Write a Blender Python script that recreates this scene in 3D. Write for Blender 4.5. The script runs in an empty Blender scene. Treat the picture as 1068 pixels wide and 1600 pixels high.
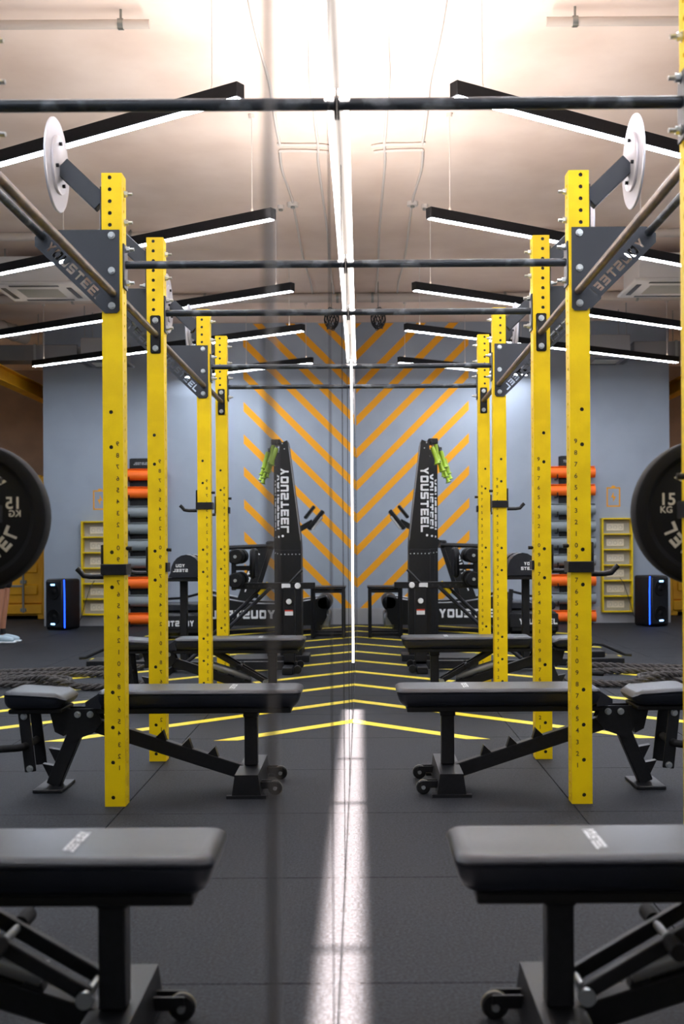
import bpy, bmesh, math, random
from mathutils import Vector as V, Matrix as M4
random.seed(7)
PI = math.pi
scene = bpy.context.scene
COL = scene.collection
# ------------------------------------------------------------------ camera
F = 1850.0; VPX, VPY = 564.0, 852.0; CX, CZ = 0.058, 1.08
cam = bpy.data.cameras.new('camera'); cam_o = bpy.data.objects.new('camera', cam); COL.objects.link(cam_o)
cam.sensor_width = 36; cam.lens = 36 * F / 1600
cam.shift_x = -(VPX - 534) / 1600; cam.shift_y = (VPY - 800) / 1600
cam.clip_start = 0.02
cam_o.location = (CX, 0, CZ)
cam_o.rotation_euler = (M4.Rotation(PI / 2, 3, 'X') @ M4.Rotation(-0.006, 3, 'Z')).to_euler()
cam.dof.use_dof = True; cam.dof.focus_distance = 6.5; cam.dof.aperture_fstop = 3.8
scene.camera = cam_o
# ------------------------------------------------------------------ world, exposure
world = bpy.data.worlds.new('world'); scene.world = world; world.use_nodes = True
bg = world.node_tree.nodes['Background']; bg.inputs[0].default_value = (0.86, 0.92, 1, 1); bg.inputs[1].default_value = 0.4
vs = scene.view_settings
vs.view_transform = 'Standard'; vs.look = 'None'; vs.exposure = -0.02; vs.gamma = 1; vs.use_curve_mapping = False
PENDANT_EMIT = 105.0; PROFILE_EMIT = 7.0
def area(name, loc, rot, sx, sy, power, col=(1, 1, 1), spread=180):
    l = bpy.data.lights.new(name, 'AREA'); l.shape = 'RECTANGLE'; l.size = sx; l.size_y = sy
    l.energy = power; l.color = col; l.spread = math.radians(spread)
    o = bpy.data.objects.new(name, l); COL.objects.link(o); o.location = loc; o.rotation_euler = rot
    return o
# light of the profile that caps the mirror: a narrow downlight and an uplight
area('profile_downlight', (0.018, 3.4, 2.296), (0, 0, 0), 0.03, 8.8, 92, (1, 0.80, 0.70), 3)
area('profile_uplight', (0.02, 5.6, 2.36), (0, PI - 0.25, 0), 0.03, 6.8, 205, (1, 0.96, 0.94), 170)
# ------------------------------------------------------------------ materials
def lin(c):
    c = [x / 255 for x in c]
    return tuple((x / 12.92 if x <= .04045 else ((x + .055) / 1.055) ** 2.4) for x in c) + (1,)
def mat(name, c, rough=.5, metal=0, noise=0, nscale=20, c2=None, bump=0, bscale=None, emit=0, lo=.4, hi=.6, coat=0, spec=None):
    m = bpy.data.materials.new(name); m.use_nodes = True
    nt = m.node_tree; b = nt.nodes['Principled BSDF']
    b.inputs['Base Color'].default_value = lin(c); b.inputs['Roughness'].default_value = rough; b.inputs['Metallic'].default_value = metal
    if coat: b.inputs['Coat Weight'].default_value = coat
    if spec is not None: b.inputs['Specular IOR Level'].default_value = spec
    if emit:
        b.inputs['Emission Color'].default_value = lin(c); b.inputs['Emission Strength'].default_value = emit
    if c2 or bump:
        tc = nt.nodes.new('ShaderNodeTexCoord')
    if c2:
        n = nt.nodes.new('ShaderNodeTexNoise'); n.inputs['Scale'].default_value = nscale; n.inputs['Detail'].default_value = 5
        nt.links.new(tc.outputs['Object'], n.inputs['Vector'])
        r = nt.nodes.new('ShaderNodeValToRGB'); r.color_ramp.elements[0].position = lo; r.color_ramp.elements[1].position = hi
        r.color_ramp.elements[0].color = lin(c); r.color_ramp.elements[1].color = lin(c2)
        nt.links.new(n.outputs['Fac'], r.inputs['Fac']); nt.links.new(r.outputs['Color'], b.inputs['Base Color'])
    if bump:
        n2 = nt.nodes.new('ShaderNodeTexNoise'); n2.inputs['Scale'].default_value = bscale or nscale; n2.inputs['Detail'].default_value = 4
        nt.links.new(tc.outputs['Object'], n2.inputs['Vector'])
        bp = nt.nodes.new('ShaderNodeBump'); bp.inputs['Strength'].default_value = bump; bp.inputs['Distance'].default_value = .01
        nt.links.new(n2.outputs['Fac'], bp.inputs['Height']); nt.links.new(bp.outputs['Normal'], b.inputs['Normal'])
    return m
MT = {
 'ledfill': mat('ceiling_fill', (255, 236, 222), .4, emit=6.0),  # glow added on the pendant tops to brighten the ceiling
 'mirror': mat('mirror_silver', (232, 236, 238), .0, 1),
 'joint': mat('joint_black', (22, 24, 28), .5),
 'plaster': mat('ceiling_plaster', (222, 200, 186), .85, c2=(238, 219, 207), nscale=1.3, lo=.35, hi=.65, bump=.25, bscale=7),
 'wall': mat('grey_blue_paint', (150, 159, 170), .7, c2=(156, 165, 176), nscale=2, bump=.08, bscale=40),
 'wallwhite': mat('white_wall_paint', (222, 214, 208), .8, bump=.1, bscale=20),
 'brown': mat('brown_grey_wall', (138, 112, 90), .8, c2=(146, 119, 96), nscale=3),
 'rubber': mat('rubber_tile', (13, 15, 19), .62, c2=(48, 53, 61), nscale=110, lo=.42, hi=.74, bump=.6, bscale=160, spec=.22),
 'underlay': mat('underlay_black', (10, 10, 11), .9),
 'line': mat('floor_line_yellow', (236, 214, 34), .55, c2=(222, 200, 40), nscale=30),
 'stripe': mat('wall_stripe_orange', (240, 163, 2), .65),
 'yellow': mat('yellow_powdercoat', (232, 200, 0), .45, c2=(222, 189, 2), nscale=9, bump=.06, bscale=120, spec=.3),
 'digit': mat('digit_print', (66, 52, 12), .6),
 'black': mat('black_powdercoat', (13, 14, 17), .42, c2=(18, 19, 23), nscale=60, bump=.06, bscale=220, spec=.35),
 'navy': mat('dark_plate_coat', (25, 31, 40), .42, bump=.05, bscale=180),
 'chalkbar': mat('worn_black_bar', (30, 37, 45), .38, .3, c2=(112, 120, 128), nscale=11, lo=.5, hi=.72),
 'steelbar': mat('worn_bare_bar', (88, 78, 72), .38, .65, c2=(126, 108, 94), nscale=16, lo=.4, hi=.7),
 'zinc': mat('zinc_bolt', (198, 204, 206), .3, .9),
 'silver': mat('silver_target', (205, 205, 212), .38, .55),
 'vinyl': mat('grey_black_vinyl', (17, 20, 28), .34, c2=(22, 25, 34), nscale=12, bump=.12, bscale=180),
 'vinylside': mat('black_vinyl_side', (6, 6, 7), .55, spec=.25),
 'plastic': mat('black_plastic', (10, 11, 13), .42, spec=.35),
 'wheel': mat('wheel_black', (16, 17, 19), .35),
 'wheelrim': mat('wheel_cream', (120, 113, 82), .5),
 'white': mat('white_print', (226, 228, 230), .6),
 'beige': mat('beige_print', (206, 200, 184), .6),
 'led': mat('led_diffuser', (236, 242, 255), .4, emit=PENDANT_EMIT),
 'ledprofile': mat('profile_diffuser', (255, 246, 242), .4, emit=PROFILE_EMIT),
 'blueled': mat('blue_led', (30, 80, 255), .4, emit=3.5),
 'blueglow': mat('woofer_led', (150, 200, 255), .4, emit=4),
 'cablewhite': mat('white_cable', (212, 204, 198), .6),
 'pipe': mat('painted_pipe', (196, 184, 174), .6),
 'acwhite': mat('ac_white', (214, 210, 206), .5),
 'duct': mat('grey_duct', (112, 110, 110), .6),
 'flex': mat('flex_duct_silver', (172, 166, 160), .45, .5, bump=.4, bscale=30),
 'orange': mat('orange_mat', (255, 112, 16), .6, bump=.1, bscale=90),
 'greymat': mat('grey_mat', (132, 140, 142), .65, bump=.1, bscale=90),
 'socket': mat('socket_cream', (226, 220, 206), .5),
 'greyback': mat('shelf_back_grey', (168, 166, 158), .7),
 'tread': mat('tread_plate', (172, 172, 174), .45, .5),
 'container': mat('container_yellow', (235, 172, 14), .5, c2=(224, 160, 18), nscale=3),
 'galv': mat('galvanised', (150, 152, 148), .4, .8),
 'rope': mat('rope_black', (50, 48, 47), .85, c2=(76, 72, 70), nscale=60),
 'lime': mat('lime_grip', (148, 180, 26), .45),
 'grey': mat('grey_metal', (150, 152, 154), .4, .6),
 'foam': mat('black_foam', (11, 11, 13), .7, spec=.25),
 'skin': mat('skin', (176, 122, 94), .5),
 'cloth': mat('black_shorts', (20, 21, 24), .8),
 'shirt': mat('grey_shirt', (84, 88, 94), .85),
 'shoe': mat('pale_shoe', (170, 190, 200), .6),
 'hair': mat('dark_hair', (34, 26, 21), .6),
 'eye': mat('eye_dark', (30, 26, 24), .3),
 'lip': mat('lip', (150, 92, 80), .5),
 'glass': mat('glass_pane', (255, 255, 255), .0),
 'red': mat('red_tag', (200, 60, 40), .5),
}
gb = MT['glass'].node_tree.nodes['Principled BSDF']; gb.inputs['Transmission Weight'].default_value = 1; gb.inputs['IOR'].default_value = 1.02
# tread plate relief: crossing lozenges from two rotated waves
def tread_relief(m):
    nt = m.node_tree; b = nt.nodes['Principled BSDF']; tc = nt.nodes.new('ShaderNodeTexCoord')
    mp = nt.nodes.new('ShaderNodeMapping'); mp.inputs['Rotation'].default_value = (0, PI / 4, 0); mp.inputs['Scale'].default_value = (22, 22, 22)
    ck = nt.nodes.new('ShaderNodeTexChecker'); ck.inputs['Scale'].default_value = 1
    nt.links.new(tc.outputs['Object'], mp.inputs['Vector']); nt.links.new(mp.outputs['Vector'], ck.inputs['Vector'])
    bp = nt.nodes.new('ShaderNodeBump'); bp.inputs['Strength'].default_value = .7; bp.inputs['Distance'].default_value = .006
    nt.links.new(ck.outputs['Fac'], bp.inputs['Height']); nt.links.new(bp.outputs['Normal'], b.inputs['Normal'])
tread_relief(MT['tread'])
# ------------------------------------------------------------------ mesh builder
class MB:
    def __init__(s): s.bm = bmesh.new()
    def box(s, c, d, rot=None, bev=0, seg=1):
        r = bmesh.ops.create_cube(s.bm, size=1); vs_ = r['verts']
        for v in vs_: v.co = V((v.co.x * d[0], v.co.y * d[1], v.co.z * d[2]))
        if bev:
            es = list({e for v in vs_ for e in v.link_edges})
            rr = bmesh.ops.bevel(s.bm, geom=es, offset=bev, segments=seg, affect='EDGES', profile=.5)
            vs_ = list({v for f in rr['faces'] for v in f.verts} | {v for v in vs_ if v.is_valid})
        if rot is not None:
            for v in vs_: v.co = rot @ v.co
        for v in vs_: v.co += V(c)
        return s
    def bar(s, p0, p1, w, h, up=(0, 0, 1), bev=0):
        p0, p1 = V(p0), V(p1); d = (p1 - p0); L = d.length; d.normalize(); up = V(up)
        if abs(d.dot(up)) > .98: up = V((0, 1, 0))
        x = d.cross(up).normalized(); z = x.cross(d).normalized()
        R = M4((x, d, z)).transposed()
        return s.box((p0 + p1) / 2, (w, L, h), R, bev)
    def cyl(s, p0, p1, r, r2=None, seg=14):
        p0, p1 = V(p0), V(p1); d = p1 - p0; L = d.length
        q = d.to_track_quat('Z', 'Y').to_matrix().to_4x4(); q.translation = (p0 + p1) / 2
        bmesh.ops.create_cone(s.bm, cap_ends=True, segments=seg, radius1=r, radius2=r if r2 is None else r2, depth=L, matrix=q)
        return s
    def ball(s, c, r, sc=(1, 1, 1), seg=12, rings=8):
        q = M4.Translation(V(c)) @ M4.Diagonal((sc[0] * r, sc[1] * r, sc[2] * r, 1))
        bmesh.ops.create_uvsphere(s.bm, u_segments=seg, v_segments=rings, radius=1, matrix=q); return s
    def prism(s, pts, vec):
        vec = V(vec); a = [s.bm.verts.new(V(p)) for p in pts]; b = [s.bm.verts.new(V(p) + vec) for p in pts]
        n = len(pts)
        s.bm.faces.new(a); s.bm.faces.new(b[::-1])
        for i in range(n): s.bm.faces.new((a[i], b[i], b[(i + 1) % n], a[(i + 1) % n]))
        return s
    def face(s, pts):
        s.bm.faces.new([s.bm.verts.new(V(p)) for p in pts]); return s
    def tube(s, pts, r, seg=8, closed=False, rad=None):
        pts = [V(p) for p in pts]; n = len(pts); rings = []; prev = None
        for i, p in enumerate(pts):
            a = pts[(i - 1) % n] if (closed or i) else p; b = pts[(i + 1) % n] if (closed or i < n - 1) else p
            t = (b - a).normalized()
            if prev is None:
                u = t.orthogonal().normalized()
            else:
                u = (prev - t * prev.dot(t)).normalized()
            prev = u; w = t.cross(u); rr = rad[i] if rad else r
            rings.append([s.bm.verts.new(p + (u * math.cos(2 * PI * k / seg) + w * math.sin(2 * PI * k / seg)) * rr) for k in range(seg)])
        m = n if closed else n - 1
        for i in range(m):
            A, B = rings[i], rings[(i + 1) % n]
            for k in range(seg): s.bm.faces.new((A[k], A[(k + 1) % seg], B[(k + 1) % seg], B[k]))
        if not closed:
            s.bm.faces.new(rings[0][::-1]); s.bm.faces.new(rings[-1])
        return s
    def lathe(s, prof, c=(0, 0, 0), R=None, seg=48):
        """prof: (radius, height) about local Z"""
        R = R or M4.Identity(3); rings = []
        for r, h in prof:
            if r < 1e-6: rings.append([s.bm.verts.new(R @ V((0, 0, h)) + V(c))])
            else: rings.append([s.bm.verts.new(R @ V((r * math.cos(2 * PI * k / seg), r * math.sin(2 * PI * k / seg), h)) + V(c)) for k in range(seg)])
        for A, B in zip(rings, rings[1:]):
            for k in range(seg):
                a0, a1 = A[k % len(A)], A[(k + 1) % len(A)]; b0, b1 = B[k % len(B)], B[(k + 1) % len(B)]
                q = []
                for v in (a0, a1, b1, b0):
                    if v not in q: q.append(v)
                if len(q) > 2: s.bm.faces.new(q)
        return s
    def add_mesh(s, me, mtx):
        t = bmesh.new(); t.from_mesh(me); t.transform(mtx)
        tmp = bpy.data.meshes.new('tmp'); t.to_mesh(tmp); t.free(); s.bm.from_mesh(tmp); bpy.data.meshes.remove(tmp); return s
    def mesh(s, name, m, smooth=True):
        bmesh.ops.recalc_face_normals(s.bm, faces=s.bm.faces)
        if smooth:
            for f in s.bm.faces: f.smooth = True
            for e in s.bm.edges:
                if len(e.link_faces) == 2 and e.calc_face_angle(0) > .62: e.smooth = False
        me = bpy.data.meshes.new(name); s.bm.to_mesh(me); s.bm.free()
        me.materials.append(MT[m]); return me
    def build(s, name, m, parent=None, loc=(0, 0, 0), smooth=True):
        return put(name, s.mesh(name, m, smooth), parent, loc)
def put(name, me, parent=None, loc=(0, 0, 0), rz=0):
    o = bpy.data.objects.new(name, me); COL.objects.link(o); o.location = loc; o.rotation_euler = (0, 0, rz)
    if parent: o.parent = parent
    return o
def tag(o, label, cat, group=None, kind=None):
    o['label'] = label; o['category'] = cat
    if group: o['group'] = group
    if kind: o['kind'] = kind
    return o
def thing(name, label, cat, loc=(0, 0, 0), rz=0, group=None):
    o = bpy.data.objects.new(name, None); COL.objects.link(o); o.location = loc; o.rotation_euler = (0, 0, rz); o.empty_display_size = .1
    return tag(o, label, cat, group)
def struct(o):
    o['kind'] = 'structure'; return o
KIDS = {}
def dup(root, loc, rz, label):
    def cp(o, par):
        c = o.copy(); COL.objects.link(c)
        if par: c.parent = par
        for ch in o.children: cp(ch, c)
        return c
    r = cp(root, None); r.location = loc; r.rotation_euler = (0, 0, rz); r['label'] = label; return r
# filled plate with holes in the XY plane, thickness th centred on z=0
def plate_mesh(name, outline, holes, th, m):
    cu = bpy.data.curves.new(name, 'CURVE'); cu.dimensions = '2D'; cu.fill_mode = 'BOTH'; cu.extrude = th / 2
    for poly in [outline] + holes:
        sp = cu.splines.new('POLY'); sp.points.add(len(poly) - 1); sp.use_cyclic_u = True
        for p, (x, y) in zip(sp.points, poly): p.co = (x, y, 0, 1)
    o = bpy.data.objects.new('tmp', cu); COL.objects.link(o)
    bpy.context.view_layer.update()
    me = bpy.data.meshes.new_from_object(o.evaluated_get(bpy.context.evaluated_depsgraph_get()))
    bpy.data.objects.remove(o); bpy.data.curves.remove(cu)
    me.name = name; me.materials.clear(); me.materials.append(MT[m]); return me
def circ(cx, cy, r, n=12): return [(cx + r * math.cos(2 * PI * k / n), cy + r * math.sin(2 * PI * k / n)) for k in range(n)]
def font_mesh(txt, size):
    cu = bpy.data.curves.new('t', 'FONT'); cu.body = txt; cu.size = size; cu.align_x = 'CENTER'; cu.align_y = 'CENTER'; cu.resolution_u = 3; cu.offset = size * .018
    o = bpy.data.objects.new('tmp', cu); COL.objects.link(o); bpy.context.view_layer.update()
    me = bpy.data.meshes.new_from_object(o.evaluated_get(bpy.context.evaluated_depsgraph_get()))
    bpy.data.objects.remove(o); bpy.data.curves.remove(cu); return me
def glyph(ch, g=0.0):
    t = .26
    L = {'Y': [[(0, 1), (.32, 1), (.5, .7), (.68, 1), (1, 1), (.63, .42), (.63, 0), (.37, 0), (.37, .42)]],
         'O': [[(.1, 0), (.5 - g, 0), (.5 - g, t), (t, t), (t, 1 - t), (.5 - g, 1 - t), (.5 - g, 1), (.1, 1), (0, .9), (0, .1)],
               [(.9, 0), (1, .1), (1, .9), (.9, 1), (.5 + g, 1), (.5 + g, 1 - t), (1 - t, 1 - t), (1 - t, t), (.5 + g, t), (.5 + g, 0)]],
         'U': [[(0, 1), (0, .1), (.1, 0), (.9, 0), (1, .1), (1, 1), (1 - t, 1), (1 - t, t), (t, t), (t, 1)]],
         'S': [[(0, 0), (.9, 0), (1, .1), (1, .52), (.9, .62), (.26, .62), (.26, .76), (1, .76), (1, 1), (.1, 1), (0, .9), (0, .48), (.1, .38), (.74, .38), (.74, .24), (0, .24)]],
         'T': [[(0, 1), (0, .76), (.37, .76), (.37, 0), (.63, 0), (.63, .76), (1, .76), (1, 1)]],
         'E': [[(0, 0), (1, 0), (1, .24), (.26, .24), (.26, .38), (.9, .38), (.9, .62), (.26, .62), (.26, .76), (1, .76), (1, 1), (0, 1)]],
         'L': [[(0, 0), (1, 0), (1, .24), (.26, .24), (.26, 1), (0, 1)]]}
    return L[ch]
def word(txt, length, height, g=0.0, space=.22):
    """polygons of a word, origin at lower left, in (u, v)"""
    n = len(txt); w = length / (n + (n - 1) * space); out = []
    for i, ch in enumerate(txt):
        for p in glyph(ch, g): out.append([((x + i * (1 + space)) * w, y * height) for x, y in p])
    return out
def print_word(mb, txt, o, u, v, length, height):
    """flat lettering at o, running along u with letter tops towards v"""
    o, u, v = V(o), V(u).normalized(), V(v).normalized()
    for p in word(txt, length, height): mb.face([o + u * x + v * y for x, y in p])
    return mb
# ------------------------------------------------------------------ room shell
H = 4.13
ROOM_R, Y0, Y1 = 9.3, -3.6, 20.4
FARY, FARX = 16.2, 4.28
floor = struct(MB().box((ROOM_R / 2, (Y0 + Y1) / 2, -.065), (ROOM_R, Y1 - Y0, .09)).build('floor', 'underlay'))
T = .93
tm = MB().box((0, 0, -.0105), (T - .003, T - .003, .021), bev=.002, seg=1).mesh('tile', 'rubber')
j = 0
y = 2.92 - 7 * T
while y < Y1 - .5:
    for i in range(10): put('tile', tm, floor, (T * (i + .5), y + T / 2, 0))
    y += T
def clip(poly, ax, val, keep_less):
    out = []
    ins = (lambda p: p[ax] <= val + 1e-9) if keep_less else (lambda p: p[ax] >= val - 1e-9)
    for a, b in zip(poly, poly[1:] + poly[:1]):
        if ins(a): out.append(a)
        if ins(a) != ins(b):
            t = (val - a[ax]) / (b[ax] - a[ax]); out.append((a[0] + (b[0] - a[0]) * t, a[1] + (b[1] - a[1]) * t))
    return out
for k in range(13):
    yc = 7.27 + .955 * k; h = .066
    p = [(0, yc - h), (2.55, yc - h - 2.55), (2.55, yc + h - 2.55), (0, yc + h)]
    p = clip(clip(p, 1, 6.57, False), 1, FARY - .03, True)
    if len(p) > 2: MB().prism([(a, b, .0004) for a, b in p], (0, 0, .0012)).build('floor_stripe', 'line', floor)
ceiling = struct(MB().box((ROOM_R / 2, (Y0 + Y1) / 2, H + .1), (ROOM_R + .4, Y1 - Y0, .2)).build('ceiling', 'plaster'))
wl = struct(MB().box((-.11, (Y0 + Y1) / 2, H / 2), (.19, Y1 - Y0, H)).build('wall_left', 'wallwhite'))
MIR = 2.30
ys = [.76 + 1.52 * k for k in range(-2, 11)]
for a, b in zip(ys, ys[1:] + [FARY - .004]):
    MB().box((-.0075, (a + b) / 2, MIR / 2), (.015, b - a - .006, MIR)).build('mirror_panel', 'mirror', wl, smooth=False)
for a in ys[1:]:
    pr = .0018 if abs(a - .76) < .01 else .0012
    MB().box((pr / 2 - .004, a, MIR / 2), (pr + .008, 00.022 if pr > .0015 else .008, MIR)).build('joint_strip', 'joint', wl)
# far wall with the painted chevron stripes, tread-plate skirting
wf = struct(MB().box((FARX / 2 - .005, FARY + .15, H / 2), (FARX + .01, .3, H)).build('wall_far', 'wall'))
for k in range(-8, 7):
    zc = 1.08 + (852 - 709) / 114 + .443 * k * 1.0; h = .064
    p = [(0.001, zc - h), (1.54, zc + 1.54 - h), (1.54, zc + 1.54 + h), (0.001, zc + h)]
    p = clip(clip(p, 1, .22, False), 1, H - .01, True)
    if len(p) > 2: MB().prism([(a, FARY, b) for a, b in p], (0, -.0015, 0)).build('wall_stripe', 'stripe', wf)
struct(MB().box((FARX / 2, FARY - .005, .11), (FARX, .01, .22)).build('baseboard_far', 'tread'))
# painted charging icon on the far wall
ic = MB(); ix, iz, a, b, t = 3.51, 1.72, .085, .125, .018
iy = FARY - .0015
for c, d in (((ix, iz + b), (2 * a, t)), ((ix, iz - b), (2 * a, t)), ((ix - a, iz), (t, 2 * b + t)), ((ix + a, iz), (t, 2 * b + t))):
    ic.box((c[0], iy, c[1]), (d[0], .001, d[1]))
ic.prism([(ix + .0, iy, iz + .07), (ix - .035, iy, iz - .012), (ix - .004, iy, iz - .006), (ix - .004, iy, iz - .07), (ix + .035, iy, iz + .012), (ix + .004, iy, iz + .006)], (0, -.001, 0))
ic.box((ix, iy, iz + b + .02), (.05, .001, .02))
ic.build('painted_icon', 'stripe', wf)
struct(MB().box((ROOM_R / 2 + .05, Y1 + .1, H / 2), (ROOM_R + .3, .2, H)).build('wall_recess', 'brown'))
struct(MB().box((ROOM_R + .1, (Y0 + Y1) / 2, H / 2), (.2, Y1 - Y0, H)).build('wall_right', 'wall'))
# unseen near wall: piers, sill and header round an opening added for frontal light
nw = MB()
nw.box((.25, Y0 - .1, H / 2), (.5, .2, H)); nw.box((ROOM_R - .25, Y0 - .1, H / 2), (.5, .2, H))
nw.box((ROOM_R / 2, Y0 - .1, .2), (ROOM_R - 1, .2, .4)); nw.box((ROOM_R / 2, Y0 - .1, H - .2), (ROOM_R - 1, .2, .4))
struct(nw.build('wall_near', 'wallwhite'))
wn = struct(MB().box((ROOM_R / 2, Y0 - .1, .42), (ROOM_R - 1, .12, .04)).build('added_window_1', 'black'))
for k in range(7):
    MB().box((.5 + (ROOM_R - 1) * k / 6, Y0 - .1, H / 2), (.06, .08, H - .84)).build('mullion', 'black', wn)
# ------------------------------------------------------------------ LED profile that caps the mirror
lp = thing('profile_light', 'long bright LED profile capping the top edge of the mirror wall', 'light', (0, 3.4, MIR))
MB().box((.0085, 0, .022), (.045, 9.0, .024)).build('housing', 'acwhite', lp)
MB().box((.024, 0, .004), (.013, 9.0, .010)).build('diffuser', 'ledprofile', lp)
vl = thing('vertical_light', 'thin upright LED line glowing on the mirror below the end of the top profile', 'light', (.003, 7.75, .31))
MB().box((.0025, 0, (MIR - .31) / 2), (.0045, .012, MIR - .315)).build('diffuser', 'ledprofile', vl)
MB().box((-.001, 0, (MIR - .31) / 2), (.002, .016, MIR - .312)).build('housing', 'acwhite', vl)
# ------------------------------------------------------------------ pendants
HL = 3.35
def pendant(y0, label, fr=1):
    p0 = V((.54, y0, HL)); d = V((3.52, 2.36, 0)) * fr
    o = thing('linear_pendant_light', label, 'light', p0, 0, 'angled LED pendants')
    e = V((0, 0, 0))
    MB().bar(e + V((0, 0, .048)), d + V((0, 0, .048)), .062, .075, bev=.003).build('housing', 'black', o)
    n = d.normalized()
    MB().bar(n * .015 + V((0, 0, .0085)), d - n * .015 + V((0, 0, .0085)), .050, .004).build('diffuser', 'led', o)
    MB().bar(n * .03 + V((0, 0, .0862)), d - n * .03 + V((0, 0, .0862)), .034, .002).build('ceiling_fill', 'ledfill', o)  # added glowing strip, fills the ceiling with light
    for f in (.045, .5, .955):
        q = d * f
        b = MB().cyl(q + V((0, 0, .085)), q + V((0, 0, H - HL)), .0035, seg=6)
        b.cyl(q + V((0, 0, .084)), q + V((0, 0, .11)), .008, seg=8); b.cyl(q + V((0, 0, H - HL - .03)), q + V((0, 0, H - HL)), .02, seg=8)
        b.build('hanging_cable', 'cablewhite', o)
    return o
for y_, l_ in ((6.02, 'largest and highest black linear pendant, passing behind the silver target disc'),
               (8.26, 'second black linear pendant from the front, its end over the second pull-up bar'),
               (10.6, 'third black linear pendant from the front, passing just above the far silver disc'),
               (12.58, 'fourth black linear pendant from the front, its far end by the grey duct')):
    pendant(y_, l_)
pendant(14.8, 'farthest, shortest and lowest black linear pendant in front of the striped wall', .5)
for y_, l_ in ((1.5, 'front'), (5.5, 'second'), (16.6, 'last')):  # unseen pendants added to brighten the right side and the recess
    pendant(y_, 'unseen black linear pendant added for light over the open floor, %s of its row' % l_).location.x = 5.0 if y_ < 12 else 5.6
pendant(3.75, 'black linear pendant above the near racks, an unseen repeat included for its light')  # this and the next repeat the row out of view, for their light
pendant(1.5, 'black linear pendant above the photographer, an unseen repeat included for its light')
# ------------------------------------------------------------------ training rig
UX, UW = .97, .085
UYS = [2.10, 3.125, 4.92, 5.95, 7.76, 8.75]          # front faces
UH = 2.634
rig = thing('training_rig', 'long yellow training rig of drilled posts joined to the mirror wall by pull-up bars', 'training rig', (UX, 4.9, 0))
RO = V((UX, 4.9, 0))
front_holes = [circ(.008, z, .0085) for z in [.037 + .1457 * k for k in (0, 1, 2, 3, 6, 7, 10, 11, 14)] + [2.615 - .0492 * i for i in range(9)]]
side_holes = [circ(0, .03 + .0481 * i, .0075, 8) for i in range(54)]
h2 = UW / 2
fm = plate_mesh('front', [(-h2, 0), (h2, 0), (h2, UH), (-h2, UH)], front_holes, .004, 'yellow')
sm = plate_mesh('side', [(-h2 + .004, 0), (h2 - .004, 0), (h2 - .004, UH), (-h2 + .004, UH)], side_holes, .004, 'yellow')
RX = M4.Rotation(PI / 2, 4, 'X'); RZ = M4.Rotation(PI / 2, 4, 'Z')
ub = MB()
ub.add_mesh(fm, M4.Translation((0, -h2 + .002, 0)) @ RX); ub.add_mesh(fm, M4.Translation((0, h2 - .002, 0)) @ RX)
ub.add_mesh(sm, M4.Translation((-h2 + .002, 0, 0)) @ RZ @ RX); ub.add_mesh(sm, M4.Translation((h2 - .002, 0, 0)) @ RZ @ RX)
ub.box((0, 0, UH - .003), (UW - .01, UW - .01, .004))
up_mesh = ub.mesh('upright', 'yellow', smooth=False)
hole_shade_mesh = MB().box((0, 0, UH / 2), (UW - .016, UW - .016, UH - .02)).mesh('hole_shade', 'joint')  # black core standing in for shade, so the drilled holes read dark
nb = MB()
for i in range(29):
    nb.add_mesh(font_mesh(str((i + 1) % 10), .027), M4.Translation((-.019, -h2 - .0006, .16 + .0481 * i)) @ RX)
num_mesh = nb.mesh('height_numbers', 'digit', smooth=False)
bolt_b = MB(); bolt_b.cyl((0, 0, 0), (0, -.004, 0), .015, seg=16); bolt_b.cyl((0, -.004, 0), (0, -.013, 0), .0125, .011, seg=6)
bolt_f = bolt_b.mesh('bolt', 'zinc')
bolt_b = MB(); bolt_b.cyl((0, 0, 0), (-.004, 0, 0), .015, seg=16); bolt_b.cyl((-.004, 0, 0), (-.016, 0, 0), .012, seg=6); bolt_b.cyl((-.016, 0, 0), (-.034, 0, 0), .007, seg=8)
bolt_s = bolt_b.mesh('bolt', 'zinc')
# gusset plate with cut-out lettering (XZ polygon relative to the post axis)
gp = [(-.032, 2.396), (.278, 2.396), (.318, 2.368), (.318, 2.33), (.03, 2.05), (-.02, 2.05), (-.032, 2.062)]
ld = V((-.205, -.205)); ld = V((-.7, -.715)).normalized(); lu = V((-ld.y * -1 * -1, ld.x)) if False else V((ld.y, -ld.x)) * 1
lu = V((-.715, .7)).normalized()
lo_ = V((.283, 2.318))
cut = []
for p in word('YOUSTEEL', .325, .040, .05):
    cut.append([tuple(lo_ + ld * x + lu * (y + .006)) for x, y in p])
gm = plate_mesh('gusset_plate', gp, cut + [circ(-.004, 2.372, .004, 6)], .006, 'navy')
gus = MB(); gus.add_mesh(gm, RX); gus_mesh = gus.mesh('gusset_plate', 'navy', smooth=False)
sp = MB().box((-.002, 0, 2.145), (.052, .006, .19), bev=.006); small_mesh = sp.mesh('bar_plate', 'black')
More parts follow.
